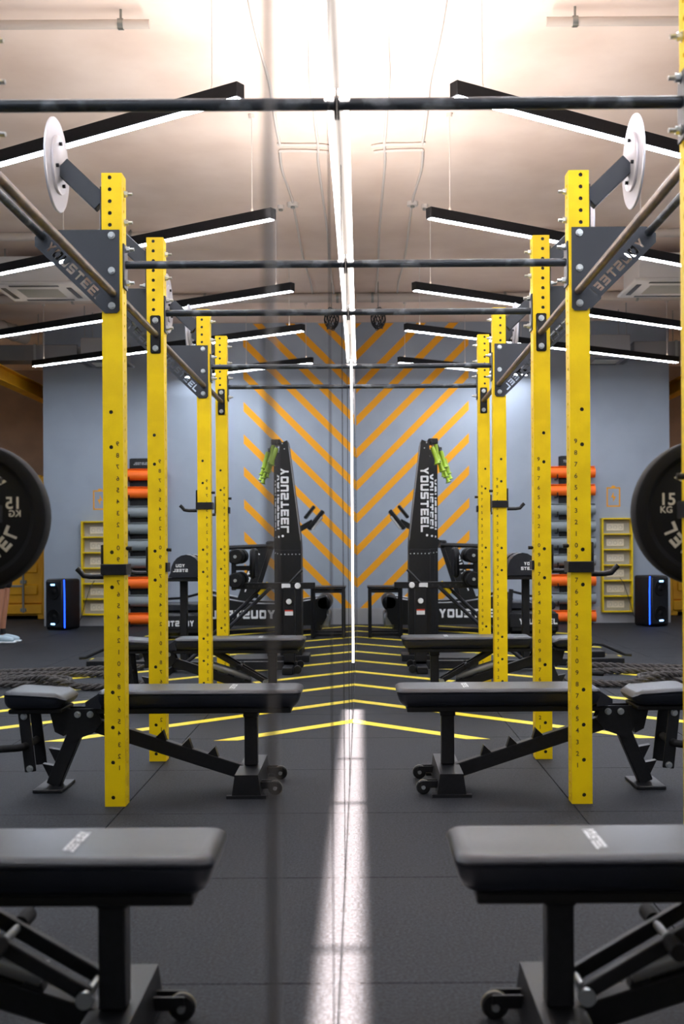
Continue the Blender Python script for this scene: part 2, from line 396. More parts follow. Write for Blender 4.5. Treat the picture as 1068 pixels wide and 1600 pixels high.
# target disc and its arm
def up_parts(i, yf):
    yc = yf + h2; base = V((UX, yc, 0)) - RO
    u = put('upright', up_mesh, rig, base)
    put('hole_shade', hole_shade_mesh, u)
    put('height_numbers', num_mesh, u)['kind'] = 'stuff'
    # pull-up bar to the mirror wall
    bb = MB().cyl(V((.004 - UX, 0, 2.26)), V((-h2 - .006, 0, 2.26)), .0165, seg=16).build('pull_up_bar', 'chalkbar', rig, base)
    MB().cyl((-UX + .001, 0, 2.26), (-UX + .007, 0, 2.26), .04, seg=20).build('wall_flange', 'black', bb)
    pl = MB().box((-h2 - .004, 0, 2.25), (.007, .075, .185), bev=.002).build('bar_plate', 'navy', bb)
    for z in (2.325, 2.185): put('bolt', bolt_s, bb, (-h2 - .0075, 0, z))
    for z in (2.56, 2.44): put('bolt', bolt_s, u, (-h2, .01, z))
    return base
def gusset(base, y):
    g = put('gusset_plate', gus_mesh, rig, base + V((0, y, 0)))
    if y < 0:
        for z in (2.372, 2.226, 2.08): put('bolt', bolt_f, g, (0.0, -.003, z))
    return g
def smallplate(base, y):
    g = put('chin_bar_plate', small_mesh, rig, base + V((0, y, 0)))
    if y < 0:
        for z in (2.215, 2.075): put('bolt', bolt_f, g, (-.002, -.003, z))
for i, yf in enumerate(UYS):
    base = up_parts(i, yf)
    if i == 0: continue
    if i in (2, 4): gusset(base, -h2 - .004)
    if i in (1, 3): gusset(base, h2 + .004); smallplate(base, -h2 - .004)
    if i in (2, 4): smallplate(base, h2 + .004)
    if i == 5: smallplate(base, -h2 - .004)
    # disc arm
    if i >= 2:
        a = MB().bar((h2 + .006, 0, 2.515), (.215, 0, 2.675), .075, .05, up=(0, 1, 0), bev=.003)
        a.box((h2 + .004, 0, 2.47), (.007, .075, .22), bev=.002)
        ao = a.build('target_arm', 'navy', rig, base, False)
        for z in (2.56, 2.40):
            bo = put('bolt', bolt_s, ao, (h2 + .0075, 0, z)); bo.rotation_euler = (0, 0, PI)
        Ry = M4.Rotation(PI / 2, 3, 'Y')
        prof = [(0, 0), (.19, 0), (.193, .003), (.193, .008), (.19, .011), (.16, .011), (.158, .008), (.152, .008), (.15, .011), (0, .011)]
        dd = MB().lathe(prof, (.232, 0, 2.68), Ry, 56).build('target_disc', 'silver', rig, base)
        MB().lathe([(0, -.012), (.115, -.012), (.12, -.009), (.12, 0), (0, 0)], (.231, 0, 2.68), Ry, 40).build('mounting_plate', 'silver', dd)
        for q in range(4):
            aa = q * PI / 2 + .3
            MB().cyl((.219, .085 * math.cos(aa), 2.68 + .085 * math.sin(aa)), (.208, .085 * math.cos(aa), 2.68 + .085 * math.sin(aa)), .008, seg=8).build('disc_bolt', 'black', dd)
# lengthwise bars
def lbar(y0, y1, x, z, name, m):
    MB().cyl(V((x, y0, z)) - RO, V((x, y1, z)) - RO, .0165, seg=16).build(name, m, rig)
for a, b in ((1, 2), (3, 4)):
    lbar(UYS[a] + UW + .006, UYS[b] - .006, UX - .004, 2.132, 'low_chin_bar', 'steelbar')
    lbar(UYS[a] + UW + .006, UYS[b] - .006, UX + .288, 2.372, 'outer_chin_bar', 'chalkbar')
for a, b in ((0, 1), (2, 3), (4, 5)):
    lbar(UYS[a] + UW + (.001 if a == 0 else .006), UYS[b] - .006, UX - .002, 2.145, 'low_chin_bar', 'steelbar')
# J-hooks
def j_hook(yf, z, label, front=True):
    o = thing('j_hook', label, 'bar hook', (UX, yf + h2, z), 0, 'hooks on the posts')
    e = h2 + .003
    b = MB()
    if front: b.box((0, -e - .004, 0), (2 * e + .016, .008, .046), bev=.002)
    b.box((0, e + .004, 0), (2 * e + .016, .008, .046), bev=.002)
    b.box((-e - .004, 0, 0), (.008, 2 * e, .046)); b.box((e + .004, 0, .04), (.008, 2 * e, .126), bev=.002)
    b.build('band', 'black', o)
    MB().tube([(e + .007, 0, -.03), (.105, 0, -.03), (.135, 0, -.026), (.150, 0, -.008), (.163, 0, .004)], .0115, 10).build('hook_arm', 'black', o)
    MB().cyl((-e - .001, 0, .088), (-e - .022, 0, .088), .009, seg=10).cyl((-e + .03, 0, .088), (-e - .001, 0, .088), .006, seg=8).build('pin', 'black', o)
    return o
j_hook(UYS[2], .985, 'black J-hook on the largest fully seen yellow post, holding nothing')
j_hook(UYS[3], .975, 'black J-hook on the second yellow post, in front of the rolled mats', False)
j_hook(UYS[4], 1.345, 'black J-hook higher up on the third yellow post')
j_hook(UYS[5], 1.345, 'black J-hook on the farthest yellow post', False)
BX, BZ = 1.041, 1.167
j_hook(UYS[1], BZ - .0145 + .0185, 'black J-hook under the barbell on the nearest yellow post, cut by the frame')
j_hook(UYS[0], BZ - .0145 + .0185, 'black J-hook under the barbell on the post outside the frame')
# barbell with one plate a side
BY = (UYS[0] + UYS[1]) / 2 + h2
bar = thing('barbell', 'steel barbell resting on the hooks of the nearest posts, mostly out of frame', 'barbell', (BX, BY, BZ))
MB().cyl((0, -.655, 0), (0, .655, 0), .0143, seg=18).build('shaft', 'grey', bar)
for s in (-1, 1):
    MB().cyl((0, s * .655, 0), (0, s * .685, 0), .037, seg=24).build('collar', 'grey', bar)
    MB().cyl((0, s * .685, 0), (0, s * 1.05, 0), .0248, seg=24).build('sleeve', 'grey', bar)
def weight_plate(y, label, facing):
    o = thing('weight_plate', label, 'weight plate', (BX, y, BZ), 0, 'bumper plates on the barbell')
    R = M4.Rotation(PI / 2, 3, 'X')       # local z -> -y
    th = .036
    half = [(.0256, th - .004), (.048, th - .004), (.05, th - .008), (.078, th - .012), (.085, th - .016), (.162, th - .016), (.168, th - .010), (.176, th - .002), (.200, th), (.207, th - .004), (.21, th - .012)]
    prof = half + [(r, -h) for r, h in half[::-1]] + [half[0]]
    MB().lathe(prof, (0, 0, 0), R, 72).build('body', 'foam', o)
    MB().lathe([(.0256, th + .001), (.047, th + .001), (.047, -th - .001), (.0256, -th - .001), (.0256, th + .001)], (0, 0, 0), R, 36).build('hub_ring', 'black', o)
    yy = -(th - .016) - .0012
    wb = MB(); hgt = .040; w = .028
    for start in (128, -21.5):
        for k, ch in enumerate('YOUSTEEL'):
            ang = math.radians(start - k * 19.5); rad = .097
            er = V((math.cos(ang), 0, math.sin(ang))); et = V((math.sin(ang), 0, -math.cos(ang)))
            for p in glyph(ch): wb.face([er * (rad + y_ * hgt) + et * ((x_ - .5) * w) + V((0, yy, 0)) for x_, y_ in p])
    wb.build('lettering', 'beige', o)
    nb = MB(); nb.add_mesh(font_mesh('15', .048), M4.Translation((-.114, yy, .037)) @ RX); nb.add_mesh(font_mesh('KG', .026), M4.Translation((-.118, yy, .008)) @ RX)
    nb.build('weight_marking', 'beige', o)
    return o
weight_plate(BY + .685 + .038, 'big black 15 kg bumper plate with cream lettering at the frame edge', 1)
weight_plate(BY - .685 - .038, 'black 15 kg bumper plate on the end of the barbell outside the frame', 1)
# ------------------------------------------------------------------ benches
def bench(px, y, label, strut):
    o = thing('weight_bench', label, 'bench', (px, y, 0), 0, 'adjustable benches along the rig')
    zt = .45
    def pad(name, x0, x1, w, drop):
        lv = [(-.001, .030), (0, .020), (-.002, .012), (-.007, .004), (-.014, 0), (-.020, .001), (-.0215, .004), (-.023, .001), (-.05, .003), (-.068, .010), (-.077, .02), (-.082, .034)]
        b = MB(); rings = []; R = .038
        for dz, ins in lv:
            ring = []
            xa, xb, hw, r = x0 + ins + max(0, -dz - .02) * .22, x1 - ins, w / 2 - ins, max(.006, R - ins * .6)
            for cx, cy, a0 in ((xb - r, hw - r, 0), (xa + r, hw - r, 90), (xa + r, -hw + r, 180), (xb - r, -hw + r, 270)):
                for k in range(6):
                    a = math.radians(a0 + k * 18); x = cx + r * math.cos(a)
                    ring.append(b.bm.verts.new((x, cy + r * math.sin(a), zt + dz - drop(x) * (1 + dz / .082))))
            rings.append(ring)
        for A, B in zip(rings, rings[1:]):
            for k in range(24): b.bm.faces.new((A[k], A[(k + 1) % 24], B[(k + 1) % 24], B[k]))
        # top and bottom filled by strips across the width so that the end slope stays crisp
        for ring in (rings[0], rings[-1]): b.bm.faces.new(ring)
        return b.build(name, 'vinyl', o)
    p = pad('back_pad', -.230, .665, .285, lambda x: 0)
    nose = MB().prism([(.645, -.125, zt - .006), (.715, -.125, zt - .05), (.715, -.125, zt - .075), (.645, -.125, zt - .082)], (0, .25, 0))
    nose.build('pad_nose', 'vinyl', o)
    MB().box((.245, 0, zt - .092), (.86, .235, .024), bev=.004).build('pad_board', 'vinylside', o)
    print_word(MB(), 'YOUSTEEL', (.066, .085, zt + .0008), (0, -1, 0), (1, 0, 0), .17, .026).build('pad_lettering', 'white', p)
    pad('seat_pad', .80, 1.075, .29, lambda x: max(0, .865 - x) * .55)
    MB().box((.94, 0, zt - .092), (.23, .235, .02), bev=.004).build('pad_board', 'vinylside', o)
    MB().box((0, 0, .235), (.058, .06, .27), bev=.004).build('post', 'black', o)
    MB().box((0, 0, .345), (.068, .07, .062), bev=.006).build('post_sleeve', 'black', o)
    b = MB(); b.prism([(-.062, -.25, .013), (-.05, -.25, .1), (.05, -.25, .1), (.062, -.25, .013)], (0, .5, 0)); b.box((0, -.245, .0065), (.17, .03, .013)); b.box((0, .245, .0065), (.17, .03, .013))
    b.build('base', 'black', o)
    for k, sy in enumerate((-.17, .17)):
        [MB().box((-.085, sy + q, .045), (.08, .006, .03)).build('wheel_bracket', 'black', o) for q in (-.02, .02)]
        w = MB().lathe([(0, -.012), (.026, -.012), (.031, -.008), (.031, .008), (.026, .012), (0, .012)], (-.118, sy, .031), M4.Rotation(PI / 2, 3, 'X'), 24).build('wheel', 'wheel', o)
        MB().lathe([(.0311, -.0025), (.0314, -.0025), (.0314, .0025), (.0311, .0025)], (-.118, sy, .0315), M4.Rotation(PI / 2, 3, 'X'), 24).build('tread_ring', 'wheelrim', w)
        MB().cyl((-.118, sy - .024, .031), (-.118, sy + .024, .031), .009, seg=10).build('axle_bolt', 'zinc', w)
    # main beam with ratchet teeth
    a, c = V((.035, 0, .068)), V((.76, 0, .303)); n = (c - a).normalized(); up = V((-n.z, 0, n.x))
    MB().bar(a, c, .055, .062, bev=.004).build('beam', 'black', o)
    for t in (.20, .36, .52):
        q = a + (c - a) * t + up * .031
        MB().prism([q - n * .025 + V((0, -.02, 0)), q + n * .025 + V((0, -.02, 0)), q + n * .004 + up * .04 + V((0, -.02, 0))], (0, .04, 0)).build('tooth', 'black', o)
    # hinge plates with bolts, rear leg with stop teeth
    for sy in (-1, 1):
        h = MB(); h.prism([(.685, sy * .038, .36), (.82, sy * .038, .36), (.83, sy * .038, .27), (.80, sy * .038, .215), (.70, sy * .038, .25), (.66, sy * .038, .30)], (0, sy * .006, 0))
        ho = h.build('hinge_plate', 'black', o)
        if sy < 0:
            for x in (.712, .768): put('bolt', bolt_f, ho, (x, -.044, .335))
    MB().bar((.765, 0, .30), (.885, 0, .016), .06, .062, up=(1, 0, 0), bev=.004).build('rear_leg', 'black', o)
    for z, x in ((.16, .86), (.09, .888)):
        MB().prism([(x - .02, -.02, z + .01), (x + .045, -.02, z + .022), (x + .012, -.02, z - .045)], (0, .04, 0)).build('tooth', 'black', o)
    MB().box((.885, 0, .008), (.13, .24, .016), bev=.003).build('foot_plate', 'black', o)
    MB().prism([(.82, -.025, .355), (.90, -.025, .355), (.875, -.025, .255), (.835, -.025, .235)], (0, .05, 0)).build('seat_stay', 'black', o)
    # hanging stay with foam grip
    for sy in (.09, -.09): st = MB().bar((.995, sy, .352), (.965, sy, .09), .012, .05, up=(1, 0, 0), bev=.003).build('hanging_stay', 'black', o)
    for x, z in ((.992, .335), (.967, .105)): put('bolt', bolt_f, st, (x, -.096, z))
    MB().tube([(.985, .10, .205), (.985, -.10, .205), (.99, -.125, .205), (1.01, -.135, .203), (1.14, -.135, .195)], .017, 12).build('foam_grip', 'foam', o)
    if strut:
        for sy in (-.055, .055):
            MB().bar((.043, sy, .143), (.43, sy, .368), .024, .032, bev=.003).build('strut', 'black', o)
        c1 = MB().cyl((.045, -.08, .143), (.045, .08, .143), .009, seg=12).cyl((.045, -.09, .143), (.045, -.075, .143), .018, seg=16).build('strut_pin', 'zinc', o)
        MB().cyl((.222, -.10, .252), (.222, .10, .252), .010, seg=12).build('cross_bar', 'grey', o)
        for s in (-1, 1): MB().cyl((.222, s * .069, .252), (.222, s * .14, .252), .018, seg=14).build('foam_grip', 'foam', o)
        MB().cyl((.15, 0, .168), (.44, 0, .262), .028, seg=16).build('damper', 'grey', o)
    return o
bench(.474, 2.53, 'nearest and largest padded bench, cut by the frame, white lettering on its pad', True)
bench(.439, 5.31, 'second padded bench from the front with its seat and rear foot beside the large post', False)
bench(.56, 8.2, 'farthest padded bench, behind the third post and before the ski machines', True)
# ------------------------------------------------------------------ ski machines
def ski(xr, y, label):
    o = thing('ski_machine', label, 'ski machine', (xr, y, 0), 0, 'ski machines in a row')
    d = .30
    prof = [(-.20, .06), (0, .06), (0, 1.95), (-.006, 2.03), (-.075, 2.06), (-.085, 2.02), (-.195, 1.14), (-.20, 1.06)]
    t = MB().prism([(x, 0, z) for x, z in prof], (0, d, 0)).build('tower', 'plastic', o, smooth=False)
    MB().box((-.1, -.003, .55), (.196, .006, .98), bev=.002).build('lower_cover', 'black', t)
    MB().prism([(-.0865, -.004, 2.0), (-.09, -.004, 2.02), (-.198, -.004, 1.14), (-.194, -.004, 1.12)], (0, .02, 0)).build('edge_trim', 'grey', t)
    print_word(MB(), 'YOUSTEEL', (-.088, -.0012, 1.80), (0, 0, -1), (1, 0, 0), .60, .075).build('lettering', 'white', o)
    MB().lathe([(0, 0), (.011, 0), (0, .002)], (-.03, -.0005, 1.17), M4.Rotation(PI / 2, 3, 'X'), 12).build('print_dot', 'white', o)
    for k in range(6): MB().ball((-.185 + .034 * k, -.0065, 1.0), .0055, (1, .6, 1), 8, 6).build('rivet', 'zinc', o)
    for x, z in ((-.03, 2.03), (-.05, 1.98)): MB().ball((x, -.001, z), .006, (1, .6, 1), 8, 6).build('rivet', 'zinc', o)
    hd = MB().box((.035, .15, 2.05), (.09, .2, .05), bev=.006); hd.build('pulley_head', 'plastic', o)
    for k, (x, yy, z, tx) in enumerate(((.025, .03, 1.99, .05), (.06, .09, 2.02, .02), (.085, .2, 1.93, .05), (.12, .24, 1.97, .04))):
        a = V((x, yy, z)); dd = V((tx, -.02, -.16)).normalized()
        g = MB().tube([a, a + dd * .03, a + dd * .11, a + dd * .15, a + dd * .165], .018, 10, rad=[.019, .022, .017, .022, .036]).build('pull_grip', 'lime', o)
        MB().cyl(a, (x * .6, yy, 2.06), .006, seg=6).build('cord', 'joint', g)
    MB().box((-.1, .15, .03), (.34, .34, .06), bev=.006).build('base', 'black', o)
    MB().box((.25, .15, .02), (.40, .5, .04), bev=.006).build('foot_board', 'black', o)
    return o
ski(.70, 11.0, 'front ski machine, its tapered black tower with full white lettering and lime grips')
ski(.805, 12.0, 'second ski machine, its lettering half hidden behind the front black tower')
ski(.90, 13.0, 'rear ski machine, only a sliver of its black tower showing')
# ------------------------------------------------------------------ back extension machine (rollers, pad, slide tube)
g = thing('back_extension_machine', 'black back extension machine with foam rollers, long slide tube and half-round hip pad', 'exercise machine', (1.0, 10.2, 0))
X = lambda x: x - 1.0
MB().bar((X(.34), 0, .735), (X(1.06), 0, .735), .05, .055, bev=.003).build('slide_tube', 'black', g)
hs = MB()
for k in range(8): hs.cyl((X(.62 + .05 * k), -.0255, .735), (X(.62 + .05 * k), -.027, .735), .009, seg=8)
hso = hs.build('slide_holes', 'joint', g); hso['kind'] = 'stuff'
MB().box((X(.565), 0, .38), (.10, .08, .68), bev=.004).build('front_post', 'black', g)
MB().cyl((X(.49), -.026, .735), (X(.49), -.07, .735), .026, .022, 18).build('adjust_knob', 'white', g)
MB().cyl((X(.565), -.041, .60), (X(.565), -.075, .60), .024, .02, 18).build('lower_knob', 'white', g)
MB().box((X(.59), -.026, .735), (.075, .003, .038)).build('sticker', 'white', g)
MB().box((X(.565), -.0415, .50), (.07, .003, .035)).build('sticker', 'white', g)
MB().box((X(.565), -.0425, .523), (.07, .003, .012)).build('sticker_stripe', 'red', g)
MB().tube([(X(.45), -.03, .87), (X(.50), -.03, .82), (X(.56), -.03, .755)], .011, 8).build('release_lever', 'black', g)
for z in (.99, .79):
    r = MB().lathe([(0, -.26), (.055, -.26), (.065, -.25), (.065, -.03), (.055, -.02), (0, -.02)], (X(1.0), 0, z), M4.Rotation(PI / 2, 3, 'X'), 28).build('foam_roller', 'foam', g)
    MB().lathe([(0, .27), (.055, .27), (.065, .26), (.065, .04), (.055, .03), (0, .03)], (X(1.0), 0, z), M4.Rotation(PI / 2, 3, 'X'), 28).build('foam_roller', 'foam', g)
    MB().cyl((X(1.0), -.285, z), (X(1.0), .27, z), .014, seg=10).build('roller_axle', 'zinc', g)
MB().box((X(1.04), 0, .87), (.04, .04, .34), bev=.003).build('roller_post', 'black', g)
MB().bar((X(.87), 0, .89), (X(1.02), 0, .89), .035, .04).build('cross_link', 'black', g)
MB().box((X(.865), 0, .93), (.045, .36, .26), bev=.02).build('foot_plate', 'plastic', g)
pp = [(1.28, .82)] + [(1.28 + .26 * (.5 - .5 * math.cos(a * PI / 10)), .86 + .15 * math.sin(a * PI / 10)) for a in range(0, 11)] + [(1.56, .82)]
for s in (-1, 1):
    pd = MB().prism([(X(x), s * .06, z) for x, z in pp], (0, s * .22, 0)); bmesh.ops.bevel(pd.bm, geom=[e for e in pd.bm.edges if e.calc_face_angle(0) > 1], offset=.012, segments=2, affect='EDGES')
    po = pd.build('hip_pad', 'vinyl', g)
    if s < 0:
        w = MB(); print_word(w, 'YOU', (X(1.42), -.2815, .905), (1, 0, 0), (0, 0, 1), .075, .026); print_word(w, 'STEEL', (X(1.395), -.2815, .865), (1, 0, 0), (0, 0, 1), .125, .026); w.build('lettering', 'white', po)
MB().box((X(1.43), 0, .80), (.30, .52, .03), bev=.004).build('pad_carrier', 'black', g)
MB().box((X(1.47), 0, .42), (.06, .08, .75), bev=.004).build('pad_post', 'black', g)
MB().bar((X(.5), 0, .05), (X(1.66), 0, .05), .08, .07, bev=.004).build('base_beam', 'black', g)
for x in (.565, 1.6): MB().box((X(x), 0, .03), (.09, .62, .06), bev=.006).build('base_foot', 'black', g)
for s in (-.22, .22): MB().lathe([(0, -.012), (.03, -.012), (.034, -.008), (.034, .008), (.03, .012), (0, .012)], (X(.485), s, .036), M4.Rotation(PI / 2, 3, 'X'), 22).build('wheel', 'wheel', g)
MB().tube([(X(.72), -.06, .72), (X(1.1), -.06, .36), (X(1.45), -.06, .08)], .016, 10).build('brace', 'vinyl', g)
MB().tube([(X(.80), .06, .72), (X(1.18), .06, .36), (X(1.5), .06, .08)], .016, 10).build('brace', 'vinyl', g)
MB().tube([(X(.74), .0, .76), (X(.82), 0, .66)], .02, 8).build('spring_clip', 'yellow', g)
# ------------------------------------------------------------------ curved treadmills
def treadmill(loc, rz, label, length=1.55):
    o = thing('curved_treadmill', label, 'treadmill', loc, rz, 'curved treadmills'); L = length; w = .4
    top = [(L * k / 14, .30 + .14 * ((k / 14 - .45) / .55) ** 2) for k in range(15)]
    for s in (-1, 1):
        side = [(0.06, .10)] + [(0, .2)] + [(x, z + .06) for x, z in top] + [(L, .2), (L - .06, .10)]
        sd = MB().prism([(x, s * w, z) for x, z in side], (0, -s * .06, 0)).build('side_panel', 'plastic', o, smooth=False)
        MB().tube([(x, s * (w - .03), z + .064) for x, z in top], .012, 6).build('side_trim', 'grey', sd)
        if s < 0: print_word(MB(), 'YOUSTEEL', (.64, -w - .0015, .185), (1, 0, 0), (0, 0, 1), .80, .105).build('lettering', 'white', o)
    for k in range(28):
        f = (k + .5) / 28; z = .30 + .14 * ((f - .45) / .55) ** 2; dz = 2 * .14 * (f - .45) / .55 ** 2 / L
        c = V((L * f, 0, z)); t = V((1, 0, dz)).normalized()
        MB().bar(c - t * L / 28 * .46, c + t * L / 28 * .46, 2 * w - .13, .02).build('tread_slat', 'foam', o)
    for x in (.04, L - .04):
        MB().lathe([(0, -w), (.07, -w), (.10, -w + .02), (.10, w - .02), (.07, w), (0, w)], (x, 0, .37), M4.Rotation(PI / 2, 3, 'X'), 24).build('end_drum', 'plastic', o)
    MB().box((.05, 0, .16), (.18, 2 * w - .04, .17), bev=.02).build('front_cover', 'grey', o)
    for x in (.12, L - .12): MB().box((x, 0, .055), (.07, 2 * w, .11), bev=.005).build('foot', 'black', o)
    for s in (-1, 1):
        u = MB().prism([(.92, s * w, .40), (1.10, s * w, .42), (.86, s * w, 1.08), (.70, s * w, 1.08)], (0, s * .035, 0)).build('upright', 'plastic', o, smooth=False)
        if s < 0:
            d = V((.24, 0, -.62)).normalized(); n = V((.62, 0, .24)).normalized()
            print_word(MB(), 'YOUSTEEL', V((.805, -w - .0365, 1.0)), d, n, .52, .06).build('lettering', 'white', u)
        MB().tube([(.66, s * (w + .018), 1.08), (1.2, s * (w + .018), 1.06)], .028, 10).build('hand_rail', 'plastic', o)
    MB().box((.70, 0, 1.09), (.08, 2 * w + .07, .10), bev=.02).build('cross_bar', 'plastic', o)
    MB().bar((.68, 0, 1.10), (.18, 0, 1.38), .07, .03, up=(0, 1, 0)).build('console_stalk', 'plastic', o)
    R = M4.Rotation(math.radians(38), 3, 'Y')
    cs = MB().box((.14, 0, 1.40), (.05, .34, .30), R.transposed(), bev=.012).build('console', 'plastic', o)
    MB().box(V((.14, 0, 1.40)) + R.transposed() @ V((-.036, 0, -.02)), (.022, .28, .2), R.transposed()).build('console_back', 'white', cs)
    MB().box(V((.22, 0, 1.50)), (.035, .30, .20), R.transposed(), bev=.01).build('tablet_shelf', 'plastic', o)
    return o
treadmill((.37, 14.95, 0), 0, 'black curved treadmill with big white lettering along its side, behind the ski machines', 1.5)
# end-on second machine with a lettered front panel
t = thing('rowing_sled', 'low black machine with a lettered front panel, between the posts by the rolled mats', 'exercise machine', (2.05, 13.95, 0))
MB().box((0, 0, .17), (.58, .5, .26), bev=.04).build('body', 'plastic', t)
MB().box((0, .2, .36), (.58, .42, .10), bev=.02).build('top_cover', 'vinyl', t)
MB().box((0, -.254, .20), (.56, .02, .16), bev=.006).build('front_panel', 'black', t)
print_word(MB(), 'YOUSTEEL', (-.17, -.2655, .155), (1, 0, 0), (0, 0, 1), .44, .065).build('lettering', 'white', t)
for x in (-.22, .22): MB().box((x, 0, .02), (.06, .5, .04)).build('foot', 'black', t)
MB().bar((-.30, -.16, .04), (-.25, -.16, .56), .05, .05, bev=.004).build('side_post', 'black', t)
MB().tube([(-.27, -.16, .54), (0, .05, .47), (.28, .2, .45)], .015, 8).build('hand_rail', 'plastic', t)
# ------------------------------------------------------------------ black frame stand
f = thing('frame_stand', 'open black square-tube stand with a flat top, in the corner by the mirror', 'stand', (.335, 14.0, 0))
for x in (-.18, .18):
    for y in (-.2, .2): MB().box((x, y, .29), (.04, .04, .58), bev=.003).build('leg', 'black', f)
for y in (-.2, .2):
    for z in (.04, .545): MB().box((0, y, z), (.32, .036, .036), bev=.003).build('rail', 'black', f)
for x in (-.18, .18):
    for z in (.04, .545): MB().box((x, 0, z), (.036, .36, .036), bev=.003).build('rail', 'black', f)
MB().box((0, 0, .59), (.42, .46, .02), bev=.004).build('top', 'black', f)
# ------------------------------------------------------------------ rolled mats on a wall rack
RKX = 2.91
rk = thing('mat_rack', 'black wall rack of pegs holding a column of rolled mats', 'rack', (RKX, FARY, 0))
MB().box((.02, -.012, 1.16), (.34, .02, 2.24), bev=.003).build('back_plate', 'plastic', rk)
sg = MB().box((.02, -.03, 2.215), (.30, .02, .14), bev=.004).build('sign_plate', 'plastic', rk)
print_word(MB(), 'YOUSTEEL', (-.09, -.0408, 2.195), (1, 0, 0), (0, 0, 1), .22, .035).build('lettering', 'grey', sg)
rows = [(740, 'o', 'orange rolled mat, topmost on the wall rack'), (768, 'o', 'orange rolled mat, second from the top of the rack'),
        (798, 'g', 'grey rolled mat, directly under the two orange ones at the top'), (824, 'g', 'grey rolled mat, second of the four greys in the middle of the rack'),
        (850, 'g', 'grey rolled mat, third of the four greys in the middle of the rack'), (877, 'g', 'grey rolled mat, lowest of the four greys in the middle of the rack'),
        (909, 'o', 'orange rolled mat on the rack, single one between grey rolls'), (937, 'g', 'grey rolled mat near the bottom of the rack, between two orange ones'),
        (965, 'o', 'orange rolled mat at the very bottom of the rack')]
for py, c, lab in rows:
    z = 1.08 + (852 - py) / 115; r = .082
    for sx in (-.2, .16):
        MB().tube([(sx, -.02, z - r - .012), (sx, -.20, z - r - .012), (sx, -.225, z - r + .0), (sx, -.23, z - r + .05)], .009, 8).build('peg', 'black', rk)
    m = thing('rolled_mat', lab, 'mat', (RKX, FARY - .115, z), 0, 'rolled mats on the rack')
    b = MB(); pts = []
    for k in range(46):
        a = k / 45 * PI * 4.6; rr = .028 + (r - .006 - .028) * k / 45
        pts.append((rr * math.cos(a), rr * math.sin(a)))
    A = [[b.bm.verts.new((x, p[0], p[1])) for p in pts] for x in (-.325, .325)]
    B = [[b.bm.verts.new((x, p[0] * (1 + .010 / math.hypot(*p)), p[1] * (1 + .010 / math.hypot(*p)))) for p in pts] for x in (-.325, .325)]
    for k in range(45):
        b.bm.faces.new((A[0][k], A[0][k + 1], A[1][k + 1], A[1][k])); b.bm.faces.new((B[0][k], B[1][k], B[1][k + 1], B[0][k + 1]))
        for q in (0, 1): b.bm.faces.new((A[q][k], B[q][k], B[q][k + 1], A[q][k + 1]))
    for k in (0, 45): b.bm.faces.new((A[0][k], A[1][k], B[1][k], B[0][k]))
    b.build('roll', 'orange' if c == 'o' else 'greymat', m)
    MB().cyl((-.322, 0, 0), (.322, 0, 0), .03, seg=16).build('core', 'orange' if c == 'g' else 'greymat', m)
# ------------------------------------------------------------------ yellow shelf with socket strips
sx0, sw, sz0, sh, sd = 3.535, .42, .15, 1.28, .13
sf = thing('charging_shelf', 'narrow yellow wall shelf of six cubbies, each with a socket strip', 'shelf', (sx0, FARY, sz0))
for s in (-1, 1): MB().box((s * (sw / 2 - .011), -sd / 2, sh / 2), (.022, sd, sh), bev=.002).build('side_board', 'yellow', sf)
MB().box((0, -.006, sh / 2), (sw - .038, .01, sh - .04)).build('back_board', 'greyback', sf)
for k in range(7): MB().box((0, -sd / 2, .009 + (sh - .018) * k / 6), (sw - .038, sd, .018), bev=.002).build('shelf_board', 'yellow', sf)
for k in range(6):
    z = (sh - .018) * (k + .5) / 6
    s = MB().box((-.01, -.018, z), (.238, .014, .098), bev=.004).build('socket_strip', 'socket', sf)
    for q in (-1, 0, 1):
        MB().lathe([(.026, .008), (.024, .010), (.022, .008), (.02, .004), (0, .004)], (-.01 + q * .073, -.018, z), M4.Rotation(PI / 2, 3, 'X'), 18).build('socket', 'greyback', s)
c = tag(MB().tube([(3.56, 16.06, .62), (3.6, 16.0, .55), (3.66, 15.98, .35), (3.72, 15.95, .12), (3.78, 15.92, .008), (3.88, 15.8, .006), (3.96, 15.75, .006)], .005, 6).build('power_cord', 'joint'), 'thin black cord hanging from the yellow shelf to the floor', 'cord')
# ------------------------------------------------------------------ party speaker
sp_ = thing('party_speaker', 'black upright loudspeaker with blue light strip and glowing woofers by the yellow container', 'speaker', (3.86, 15.55, 0), math.radians(27))
MB().box((0, 0, .335), (.31, .34, .66), bev=.035, seg=3).build('body', 'plastic', sp_)
MB().box((0, -.172, .335), (.27, .012, .60), bev=.005).build('front_grille', 'joint', sp_)
for z in (.17, .50):
    wf_ = MB().lathe([(.105, .004), (.10, .014), (.09, .010), (.04, .003), (.03, .012), (0, .016)], (0, -.178, z), M4.Rotation(PI / 2, 3, 'X'), 32).build('woofer', 'foam', sp_)
    MB().box((0, -.197, z + (.09 if z > .3 else -.09)), (.07, .006, .022), bev=.003).build('glow_bar', 'blueglow', wf_)
MB().tube([(-.156, -.15, .03), (-.158, -.152, .2), (-.158, -.152, .47), (-.15, -.15, .655)], .008, 8).build('light_strip', 'blueled', sp_)
for x in (-.1, .1): MB().cyl((x, 0, 0), (x, 0, .01), .03, seg=12).build('foot', 'joint', sp_)
